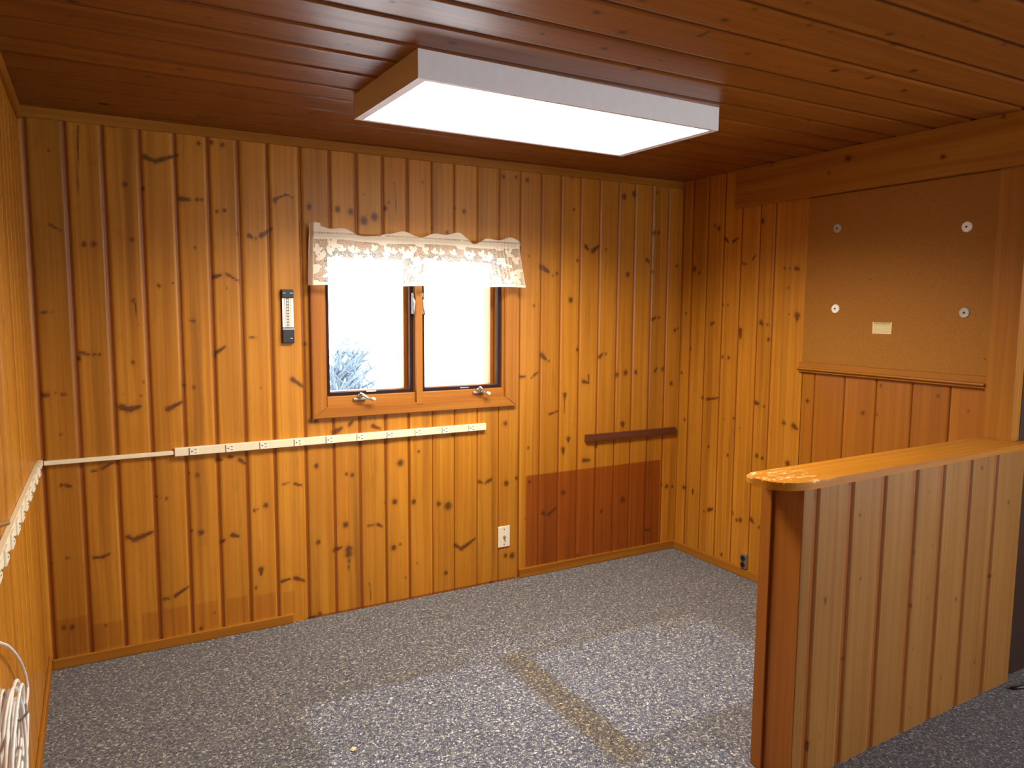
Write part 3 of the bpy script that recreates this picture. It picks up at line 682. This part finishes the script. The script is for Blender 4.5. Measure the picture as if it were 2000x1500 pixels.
def valance():
    ns, nt = 380, 90
    u = np.linspace(0, 1, ns); v = np.linspace(0, 1, nt)
    U, V = np.meshgrid(u, v, indexing='ij')
    xt = 1.094+U*(2.190-1.094); xb = 1.080+U*(2.216-1.080)
    X = xt*(1-V)+xb*V
    # ruffled heading above the rod
    top = 1.846+0.010*np.sin(U*22)+0.008*np.sin(U*47+1)+0.006*np.sin(U*9+2.2)
    dip = np.exp(-((U-0.28)/0.04)**2)*0.020+np.exp(-((U-0.74)/0.045)**2)*0.022
    top = top-dip+np.where(U < 0.04, 0.012, 0)
    bot = 1.590+0.010*U+0.003*np.sin(U*16)
    Z = top*(1-V)+bot*V
    X = X+0.004*np.sin(U*60)*V*0.0
    fold = 0.010*np.sin(U*34+0.4)*(0.35+0.65*V)+0.006*np.sin(U*75)*V
    gather = np.exp(-((U-0.905)/0.055)**2)*0.010*np.sin(U*330)
    Y = -0.058+fold*0.9+gather-0.030*V*np.sin(np.pi*V*0.5)
    Y = Y-0.012*np.exp(-((Z-1.826)/0.012)**2)
    # returns to the wall at both ends
    Y = np.where(U < 0.012, Y+(0.012-U)/0.012*0.045, Y); Y = np.where(U > 0.988, Y+(U-0.988)/0.012*0.045, Y)
    Y = np.minimum(Y, -0.030)
    A = np.zeros_like(U)
    A = np.where(Z > 1.797+0.004*np.sin(U*14), 0.9, A)              # double rod pocket
    A = np.where(np.abs(Z-1.828) < 0.0035, 0.0, A)
    A = np.maximum(A, np.where(V > 0.955, 0.9, 0)); A = np.maximum(A, np.where((U < 0.014) | (U > 0.986), 0.9, 0))
    def leaf(cx, cz, L, ang, wd=0.42):
        c, s = math.cos(ang), math.sin(ang)
        for k in (-1, 0, 1):
            a2 = ang+k*0.95; c, s = math.cos(a2), math.sin(a2); l2 = L*(1.0 if k == 0 else 0.78)
            mx, mz = cx+c*l2*0.45, cz+s*l2*0.45
            du = ((X-mx)*c+(Z-mz)*s)/(l2*0.5); dv = (-(X-mx)*s+(Z-mz)*c)/(l2*wd*0.62)
            d = np.sqrt(du**2+dv**2); f = np.clip(1.35-d*0.85, 0, 0.9)
            vein = np.abs(dv) < 0.12
            np.maximum(A, np.where(d < 1.0, np.where(vein & (d < 0.8), 0.5, f), np.where(d < 1.12, 0.36, 0)), out=A)
    P = lambda x, y: at(x, y, 1, -0.07)
    for (x, y, L, an) in ((650,478,.05,1.2),(622,487,.042,1.7),(632,500,.05,2.4),(617,513,.04,-1.4),(616,530,.045,1.9),(640,486,.04,.3),(668,487,.035,1.6),
        (686,488,.04,1.1),(700,489,.03,1.8),(717,492,.03,1.3),(735,484,.035,2.2),(745,474,.05,1.3),(752,486,.04,.4),(770,492,.035,1.6),(785,490,.035,1.1),
        (801,500,.045,1.8),(820,478,.045,1.4),(812,488,.04,2.4),(828,488,.04,.6),(816,502,.05,-2.0),(832,504,.05,-1.0),(850,492,.035,1.5),(866,494,.035,1.9),
        (885,494,.035,1.2),(899,483,.05,1.3),(908,494,.04,.4),(925,497,.035,1.6),(942,497,.04,1.2),(958,500,.035,1.8),(975,486,.045,1.4),(993,496,.05,1.0),
        (1005,508,.045,.6),(1010,524,.045,-1.2),(1005,540,.05,-.8),(612,545,.04,-1.2)):
        p = P(x, y); leaf(p[0], p[2]-0.008, L, an)
    zl = 1.742+0.010*np.sin(X*55)+0.006*np.sin(X*131)
    side = np.where((X > 1.175) & (X < 2.125), 1, 0)
    rr = np.random.RandomState(3)
    for k in range(150):
        x = rr.uniform(1.15, 2.15); z = rr.uniform(1.60, 1.745)
        L = rr.uniform(0.03, 0.045); a2 = rr.uniform(0, 6.28); c, s = math.cos(a2), math.sin(a2)
        du = ((X-x)*c+(Z-z)*s)/(L*0.5); dv = (-(X-x)*s+(Z-z)*c)/(L*0.24); d = np.sqrt(du**2+dv**2)
        np.maximum(A, np.where(d < 1, np.clip(1.35-d*0.85, 0, .9), 0), out=A)
    co = np.stack([X, Y, Z], -1); idx = np.arange(ns*nt).reshape(ns, nt)
    q = np.stack([idx[:-1, :-1], idx[1:, :-1], idx[1:, 1:], idx[:-1, 1:]], -1).reshape(-1, 4)
    me = bpy.data.meshes.new('lace_valance'); me.from_pydata(co.reshape(-1, 3).tolist(), [], q.tolist())
    wc = np.stack([X, Z, np.zeros_like(X)], -1)
    me.attributes.new('wc', 'FLOAT_VECTOR', 'POINT').data.foreach_set('vector', wc.astype(np.float32).reshape(-1))
    me.attributes.new('lace', 'FLOAT', 'POINT').data.foreach_set('value', A.astype(np.float32).reshape(-1))
    o = link('lace_valance', me, lace_mat(), smooth=True)
    return label(o, 'cream lace valance with leaf pattern hanging across the top of the window', 'curtain')
valance()

# ================================================================== CEILING LIGHT
FXo, FYo, FL, FW, FT, FA = 1.0846, -1.3588, 1.229, 0.5726, 0.0849, 0.0238
fix = empty('ceiling_light', (FXo, FYo, H-FT), FA)
label(fix, 'large rectangular fluorescent ceiling fixture with white sides and glowing diffuser', 'ceiling light')
bm = bmesh.new(); b_w = 0.016
add_box(bm, (0, 0, 0), (FL, 0.006, FT), 0); add_box(bm, (0, FW-0.006, 0), (FL, FW, FT)); add_box(bm, (0, 0.006, 0), (0.006, FW-0.006, FT)); add_box(bm, (FL-0.006, 0.006, 0), (FL, FW-0.006, FT))
add_box(bm, (0.006, 0.006, FT-0.006), (FL-0.006, FW-0.006, FT))
bm_obj('housing', bm, WHITE_METAL, fix)
bm = bmesh.new()
for p0, p1 in (((0.0061, 0.0061, 0), (FL-0.0061, b_w, 0.004)), ((0.0061, FW-b_w, 0), (FL-0.0061, FW-0.0061, 0.004)), ((0.0061, b_w, 0), (0.03, FW-b_w, 0.004)), ((FL-0.03, b_w, 0), (FL-0.0061, FW-b_w, 0.004))):
    add_box(bm, p0, p1)
bm_obj('lens_frame', bm, WHITE_METAL, fix)
bm = bmesh.new(); add_box(bm, (0.03, b_w, 0.002), (FL-0.03, FW-b_w, 0.007)); bm_obj('diffuser', bm, DIFFUSER, fix)

ll = bpy.data.lights.new('fluorescent_tubes', 'AREA'); ll.shape = 'RECTANGLE'; ll.size = FL-0.07; ll.size_y = FW-0.04
ll.energy = LAMP_W; ll.color = (1.0, 0.90, 0.74); ll.spread = math.radians(150)
lo = bpy.data.objects.new('fluorescent_tubes', ll); COL.objects.link(lo)
lo.location = (FXo+math.cos(FA)*FL/2-math.sin(FA)*FW/2, FYo+math.sin(FA)*FL/2+math.cos(FA)*FW/2, H-FT-0.001); lo.rotation_euler = (0, 0, FA)

# ================================================================== WALL THINGS
# ---- plug strip on the back wall
def strip_outlet(parent, x, y, z, side='back'):
    bm = bmesh.new(); add_box(bm, (x-0.017, y-0.0025, z-0.0165), (x+0.020, y+0.001, z+0.0165), 0.001)
    o = bm_obj('outlet', bm, IVORY, parent)
    bm = bmesh.new(); y2 = y-0.0028
    add_cyl(bm, 0.0030, 0.0030, 0.0012, T(x-0.008, y2, z) @ RXm(math.pi/2), 12)
    add_box(bm, (x+0.001, y2-0.0006, z+0.0062), (x+0.012, y2+0.0006, z+0.0085)); add_box(bm, (x+0.003, y2-0.0006, z-0.0085), (x+0.012, y2+0.0006, z-0.0062))
    add_box(bm, (x-0.0185, y2+0.0002, z-0.016), (x-0.0172, y2+0.0016, z+0.016))
    bm_obj('slots', bm, DARK_HOLE, o)
zs0, zs1 = 0.866, 0.869
strip = empty('outlet_strip', (0.5, 0, 0.866)); strip.rotation_euler = (0, -math.atan2(zs1-zs0, 1.5), 0)
label(strip, 'long cream multi outlet strip on the back wall under the window', 'power strip')
bm = bmesh.new(); add_box(bm, (0, -0.022, -0.0175), (1.506, 0.0, 0.0175), 0.002); bm_obj('channel', bm, CREAM, strip)
for px in (377.6, 448.6, 515, 581.8, 644, 704, 762.6, 817, 869.8, 921.6):
    x = at(px, 855, 1, -0.022)[0]-0.5; strip_outlet(strip, x, -0.022, 0.0)
bm = bmesh.new(); add_box(bm, (0.022, -0.016, -0.0085), (0.4995, 0.0, 0.0085), 0.002)
cond = bm_obj('cable_raceway', bm, CREAM); cond.location = (0, 0, 0.8635)
label(cond, 'thin cream raceway running from the left corner to the outlet strip', 'cable cover')

# ---- plug strip along the left wall
ls_ = empty('outlet_strip', (0, -0.02, 0.868))
ls_.rotation_euler = (math.radians(-1.9), 0, 0)
label(ls_, 'cream outlet strip running along the left wall out of the corner', 'power strip')
bm = bmesh.new(); add_box(bm, (0.0, -0.13, -0.012), (0.020, 0.004, 0.012), 0.003)
add_box(bm, (0.0, -3.1, -0.019), (0.017, -0.12, 0.019), 0.0025); bm_obj('channel', bm, CREAM, ls_)
for k in range(19):
    y = -0.20-0.152*k
    bm = bmesh.new(); add_box(bm, (0.016, y-0.034, -0.0195), (0.0225, y+0.034, 0.0185), 0.002); o = bm_obj('outlet', bm, IVORY, ls_)
    bm = bmesh.new(); add_box(bm, (0.0222, y-0.008, 0.004), (0.0232, y+0.006, 0.0062)); add_box(bm, (0.0222, y-0.008, -0.0062), (0.0232, y+0.006, -0.004))
    add_box(bm, (0.0222, y+0.018, -0.003), (0.0232, y+0.024, 0.003)); bm_obj('slots', bm, DARK_HOLE, o)

# ---- thermometer
th = empty('thermometer', (0.993, 0, 1.449))
label(th, 'narrow black wall thermometer with silver scale, left of the window', 'thermometer')
hw, hh = 0.0265, 0.122
bm = bmesh.new()
add_box(bm, (-hw, -0.012, -hh), (hw, 0.0, hh), 0.003)
add_box(bm, (-hw, -0.020, 0.083), (hw, -0.011, hh), 0.003); add_box(bm, (-hw, -0.018, -hh), (hw, -0.011, -0.058), 0.003)
bm_obj('casing', bm, BLACK, th)
def scale_mat():
    w = NT('printed_silver_scale'); tc = w.n('ShaderNodeTexCoord').outputs['Object']
    sx = w.n('ShaderNodeSeparateXYZ'); w.set(sx.inputs[0], tc); x, z = sx.outputs[0], sx.outputs[2]
    col = (0.86, 0.84, 0.76)
    def strip(c0, c1, color, c, f=1.0):
        a = w.math('MULTIPLY', w.math('GREATER_THAN', x, c0), w.math('LESS_THAN', x, c1))
        if not isinstance(f, float): a = w.math('MULTIPLY', a, f)
        return w.mix(a, c, color)
    tick = w.math('GREATER_THAN', w.math('FRACT', w.math('MULTIPLY', z, 300.0)), 0.55)
    c = w.mix(0.0, col, col)
    c = strip(-0.0145, -0.0125, (0.15, 0.10, 0.09), c); c = strip(-0.0110, -0.0075, (0.45, 0.18, 0.18), c, tick)
    c = strip(-0.0065, 0.0055, (0.10, 0.08, 0.05), c)
    zz = w.math('SUBTRACT', w.math('FRACT', w.math('MULTIPLY', z, 76.0)), 0.5)
    xx = w.math('MULTIPLY', w.math('ADD', x, 0.0005), 88.0)
    dd = w.math('ADD', w.math('MULTIPLY', zz, zz), w.math('MULTIPLY', xx, xx))
    c = w.mix(w.math('LESS_THAN', dd, 0.13), c, (0.72, 0.58, 0.38))
    c = strip(0.0075, 0.0105, (0.35, 0.38, 0.20), c, tick); c = strip(0.012, 0.0138, (0.12, 0.12, 0.10), c)
    w.set(w.b.inputs['Base Color'], c); w.b.inputs['Roughness'].default_value = 0.3; w.b.inputs['Metallic'].default_value = 0.15
    return w.m
bm = bmesh.new(); add_box(bm, (-0.0245, -0.0145, -0.050), (0.0255, -0.0115, 0.083), 0.0008); bm_obj('scale_plate', bm, scale_mat(), th)
bm = bmesh.new(); add_box(bm, (-0.0255, -0.0175, -0.0585), (0.0265, -0.0150, -0.0555)); bm_obj('chrome_rim', bm, STEEL, th)
bm = bmesh.new()
for x0, x1, z in ((-0.021, -0.010, 0.105), (0.010, 0.022, 0.105), (0.009, 0.018, -0.100)):
    bm = bmesh.new(); yy = -0.0198 if z > 0 else -0.0178
    add_box(bm, (x0, yy-0.001, z-0.0012), (x1, yy, z+0.0012)); bm_obj('lettering', bm, IVORY, th)

# ---- coax wall plate
pl = empty('wall_plate', (2.126, 0, 0.250)); label(pl, 'ivory cable jack plate low on the back wall near the reddish patch', 'wall plate')
bm = bmesh.new(); add_box(bm, (-0.036, -0.006, -0.0585), (0.036, 0.0, 0.0585), 0.0025); bm_obj('plate', bm, IVORY, pl)
bm = bmesh.new(); add_cyl(bm, 0.0075, 0.0075, 0.004, T(0, -0.008, 0) @ RXm(math.pi/2), 6); add_cyl(bm, 0.0045, 0.0045, 0.012, T(0, -0.014, 0) @ RXm(math.pi/2), 16); bm_obj('jack', bm, DULL_STEEL, pl)
for z in (-0.042, 0.042):
    bm = bmesh.new(); add_cyl(bm, 0.0034, 0.003, 0.002, T(0, -0.0068, z) @ RXm(math.pi/2), 14); bm_obj('screw', bm, DULL_STEEL, pl)

# ---- brown batten
bm = bmesh.new(); add_box(bm, (0, -0.022, -0.021), (0.672, 0.0, 0.021), 0.003)
bt = bm_obj('wooden_batten', bm, BATTEN_WOOD, grain=0); bt.location = (2.652, 0, 0.752); bt.rotation_euler = (0, math.radians(0.35), 0)
label(bt, 'dark brown wooden batten nailed to the back wall near the right corner', 'wooden strip')

# ---- duplex receptacle on the right wall
rc = empty('wall_outlet', (W, -0.594, 0.094)); label(rc, 'dark two socket outlet in a steel box low on the right wall', 'outlet')
bm = bmesh.new(); add_box(bm, (-0.022, -0.022, -0.040), (0.0, 0.020, 0.040), 0.002); bm_obj('box', bm, DULL_STEEL, rc)
for z in (-0.018, 0.018):
    bm = bmesh.new(); add_cyl(bm, 0.0150, 0.0145, 0.004, T(-0.0240, -0.001, z) @ RYm(math.pi/2), 24)
    so = bm_obj('socket', bm, BLACK, rc)
    bm = bmesh.new(); add_box(bm, (-0.0268, -0.007, z-0.004), (-0.0258, -0.005, z+0.005)); add_box(bm, (-0.0268, 0.004, z-0.004), (-0.0258, 0.006, z+0.005)); bm_obj('slots', bm, DARK_HOLE, so)

# ---- pinboard with its discs and paper label
bm = bmesh.new(); add_box(bm, (W-0.009, -1.8145, 1.2315), (W-0.0005, -0.921, 2.042), 0.001)
cb = bm_obj('fibre_board', bm, CORK); label(cb, 'large brown pressed fibre pinboard set into the right wall', 'pinboard')
for px, py, mt, txt in ((1636, 446, GREY_DISC, 'grey disc screwed to the pinboard, upper left of the four'), (1889, 443, WHITE_DISC, 'bright white disc screwed to the pinboard, upper right of the four'),
        (1632, 603, WHITE_DISC, 'white disc screwed to the pinboard, lower left of the four'), (1884, 611, GREY_DISC, 'grey disc screwed to the pinboard, lower right of the four')):
    p = at(px, py, 0, W-0.009)
    t = empty('mounting_disc', (W-0.009, p[1], p[2])); label(t, txt, 'disc', 'screwed discs on the pinboard')
    bm = bmesh.new(); add_cyl(bm, 0.0215, 0.0195, 0.005, T(-0.0025, 0, 0) @ RYm(-math.pi/2), 36)
    bm_obj('disc', bm, mt, t)
    bm = bmesh.new(); add_cyl(bm, 0.0042, 0.0036, 0.003, T(-0.0060, 0, 0) @ RYm(-math.pi/2), 16); bm_obj('screw', bm, DARK_HOLE, t)
def sticker():
    w = NT('faded_printed_paper'); tc = w.n('ShaderNodeTexCoord').outputs['Object']
    sx = w.n('ShaderNodeSeparateXYZ'); w.set(sx.inputs[0], tc); y, z = sx.outputs[1], sx.outputs[2]
    row = w.math('GREATER_THAN', w.math('FRACT', w.math('MULTIPLY', z, 150.0)), 0.52)
    wn = w.noise(w.scale(tc, (1, 260, 150)), 1.0, 2.0); ink = w.math('MULTIPLY', row, w.smooth(wn, 0.42, 0.50))
    top = w.math('GREATER_THAN', z, 0.016)
    ink = w.math('MAXIMUM', w.math('MULTIPLY', ink, 0.5), w.math('MULTIPLY', top, w.math('MULTIPLY', w.smooth(wn, 0.3, 0.4), 0.75)))
    ins = w.math('LESS_THAN', w.math('ABSOLUTE', y), 0.041); ink = w.math('MULTIPLY', ink, ins)
    w.set(w.b.inputs['Base Color'], w.mix(ink, (0.74, 0.62, 0.33), (0.32, 0.24, 0.10))); w.b.inputs['Roughness'].default_value = 0.6
    return w.m
bm = bmesh.new(); add_box(bm, (-0.0008, -0.047, -0.0265), (0.0, 0.047, 0.0265))
sk = bm_obj('paper_label', bm, sticker()); sk.location = (W-0.0092, -1.348, 1.414)
label(sk, 'small yellowed printed paper label stuck on the pinboard', 'label')

# ---- hanging coil of white cord on the left wall
coil = empty('cord_coil', (0.0, -1.74, 0.60)); label(coil, 'coiled white telephone cord hanging on the left wall above the baseboard', 'cord')
cr = np.random.RandomState(5); pts = []
cy0, cz0 = 0.0, 0.0
for k in range(15*28+1):
    a = 2*math.pi*k/28; t_ = k/28
    ry = 0.148+0.030*math.sin(t_*2.1+0.5)+0.010*math.sin(t_*5); rz = 0.090+0.022*math.cos(t_*1.7)
    wob = 0.012*math.sin(a*0.37)+0.008*math.sin(a*1.31+2)
    pts.append((0.030+0.016*math.sin(a*0.213)+0.010*math.cos(t_*2.9), 0.0+ry*math.cos(a)+0.014*math.sin(t_*3.3), 0.0+rz*math.sin(a)+wob))
bm = bmesh.new(); add_tube(bm, pts, 0.0034, 8); bm_obj('coil', bm, CORD, coil, True)
lead = []
for px, py, xx in ((-30, 1243, 0.012), (0, 1256, 0.014), (15, 1262, 0.016), (30, 1277, 0.018), (42, 1297, 0.020), (50, 1320, 0.020), (54, 1345, 0.020), (52, 1370, 0.024), (46, 1395, 0.028)):
    p = at(px, py, 0, xx); lead.append((p[0], p[1]+1.74, p[2]-0.60))
sm = []
for i in range(len(lead)-1):
    p0 = Vector(lead[max(i-1, 0)]); p1 = Vector(lead[i]); p2 = Vector(lead[i+1]); p3 = Vector(lead[min(i+2, len(lead)-1)])
    for k in range(5):
        t = k/5; sm.append(0.5*((2*p1)+(p2-p0)*t+(2*p0-5*p1+4*p2-p3)*t*t+(3*p1-p0-3*p2+p3)*t**3))
sm.append(Vector(lead[-1]))
bm = bmesh.new(); add_tube(bm, sm, 0.0036, 8); bm_obj('lead', bm, CORD, coil, True)
bm = bmesh.new(); add_tube(bm, [(0.03, 0.17, -0.07), (0.030, 0.235, -0.13), (0.028, 0.26, -0.2), (0.026, 0.27, -0.4), (0.030, 0.28, -0.596)], 0.0036, 8); bm_obj('tail', bm, CORD, coil, True)
bm = bmesh.new(); add_tube(bm, [(0.0, 0.0, 0.060), (0.055, 0.0, 0.055), (0.066, 0.0, 0.067), (0.066, 0.0, 0.087)], 0.003, 10); bm_obj('hook', bm, DULL_STEEL, coil, True)

# ---- brass lever tip on the left wall
lv = empty('metal_hook', (0.0, -1.36, 1.005)); label(lv, 'small brass hook on the left wall above the outlet strip', 'hook')
p = at(14, 1021, 0, 0.045); q = at(-25, 1036, 0, 0.045)
bm = bmesh.new(); add_tube(bm, [(0.0, q[1]+1.36, q[2]-1.005), (0.04, q[1]+1.36, q[2]-1.005), (0.047, q[1]+1.375, q[2]-1.004), (0.045, p[1]+1.36, p[2]-1.005)], 0.0055, 12)
bm_obj('rod', bm, BRASS, lv, True)
bm = bmesh.new(); add_cyl(bm, 0.02, 0.018, 0.006, T(0.003, q[1]+1.36, q[2]-1.005) @ RYm(math.pi/2), 24); bm_obj('rosette', bm, BRASS, lv)

# ---- bits on the carpet
p = at(690, 1463, 2, 0.004)
bm = bmesh.new(); bmesh.ops.create_icosphere(bm, subdivisions=2, radius=0.009)
for v in bm.verts: v.co *= 1+0.35*math.sin(v.co.x*900+v.co.y*700); v.co.z *= 0.5
o = bm_obj('wood_crumb', bm, plain('beige_crumb', (0.70, 0.55, 0.30), 0.7)); o.location = (p[0], p[1], 0.0035)
label(o, 'tiny beige crumb lying on the carpet in the foreground', 'debris')
bm = bmesh.new(); p = at(1985, 1345, 2, 0.008)
add_tube(bm, [(p[0]-0.012, p[1]+0.012, 0.008), (p[0]+0.02, p[1]-0.002, 0.008), (p[0]+0.06, p[1]-0.012, 0.008), (p[0]+0.3, p[1]-0.09, 0.008)], 0.007, 10)
o = bm_obj('black_cable', bm, BLACK, smooth=True); label(o, 'end of a black cable lying on the carpet beside the half wall', 'cable')

# ================================================================== OUTSIDE THE WINDOW
def noisy(name, col, col2, sc):
    w = NT(name); tc = w.n('ShaderNodeTexCoord').outputs['Object']
    w.set(w.b.inputs['Base Color'], w.mix(w.smooth(w.noise(tc, sc, 4), 0.35, 0.65), col, col2)); w.b.inputs['Roughness'].default_value = 0.9; return w.m
bm = bmesh.new(); add_box(bm, (-30, 0.3, -0.9), (40, 60, -0.8)); o = bm_obj('snowy_ground', bm, noisy('snow', (0.85, 0.87, 0.9), (0.75, 0.78, 0.84), 1.5)); structure(o)
def tree(loc, h, seed, txt):
    r = random.Random(seed); t = empty('bare_tree', loc); label(t, txt, 'tree', 'bare trees outside the window')
    bm = bmesh.new()
    add_tube(bm, [(0, 0, 0), (0.03, 0, h*0.4), (0.0, 0.02, h*0.75), (0.04, 0, h)], [0.09, 0.075, 0.05, 0.015], 8)
    bm_obj('trunk', bm, TREE, t, True)
    bm = bmesh.new()
    for k in range(44):
        z = h*r.uniform(0.15, 0.95); a = r.uniform(0, 6.28); L = (h-z)*0.35+0.3
        p = [Vector((0, 0, z))]; d = Vector((math.cos(a), math.sin(a), 0.55))
        for j in range(4): d = (d+Vector((r.uniform(-.4, .4), r.uniform(-.4, .4), r.uniform(-.1, .3)))).normalized(); p.append(p[-1]+d*L/4)
        add_tube(bm, p, [0.034, 0.028, 0.022, 0.016, 0.008], 5)
        for s in range(3):
            b = p[1+s]; d2 = Vector((r.uniform(-1, 1), r.uniform(-1, 1), r.uniform(0, 1))).normalized(); add_tube(bm, [b, b+d2*L*0.2, b+d2*L*0.35+Vector((0, 0, 0.05))], [0.016, 0.012, 0.006], 4)
    bm_obj('branches', bm, TREE, t, True)
TREE = noisy('bark', (0.060, 0.085, 0.110), (0.080, 0.110, 0.135), 20)
tree((3.22, 7.0, -0.8), 1.75, 3, 'small bare tree outside the left pane, nearer the window')
tree((3.75, 7.9, -0.8), 1.6, 9, 'small bare tree outside the left pane, farther from the window')
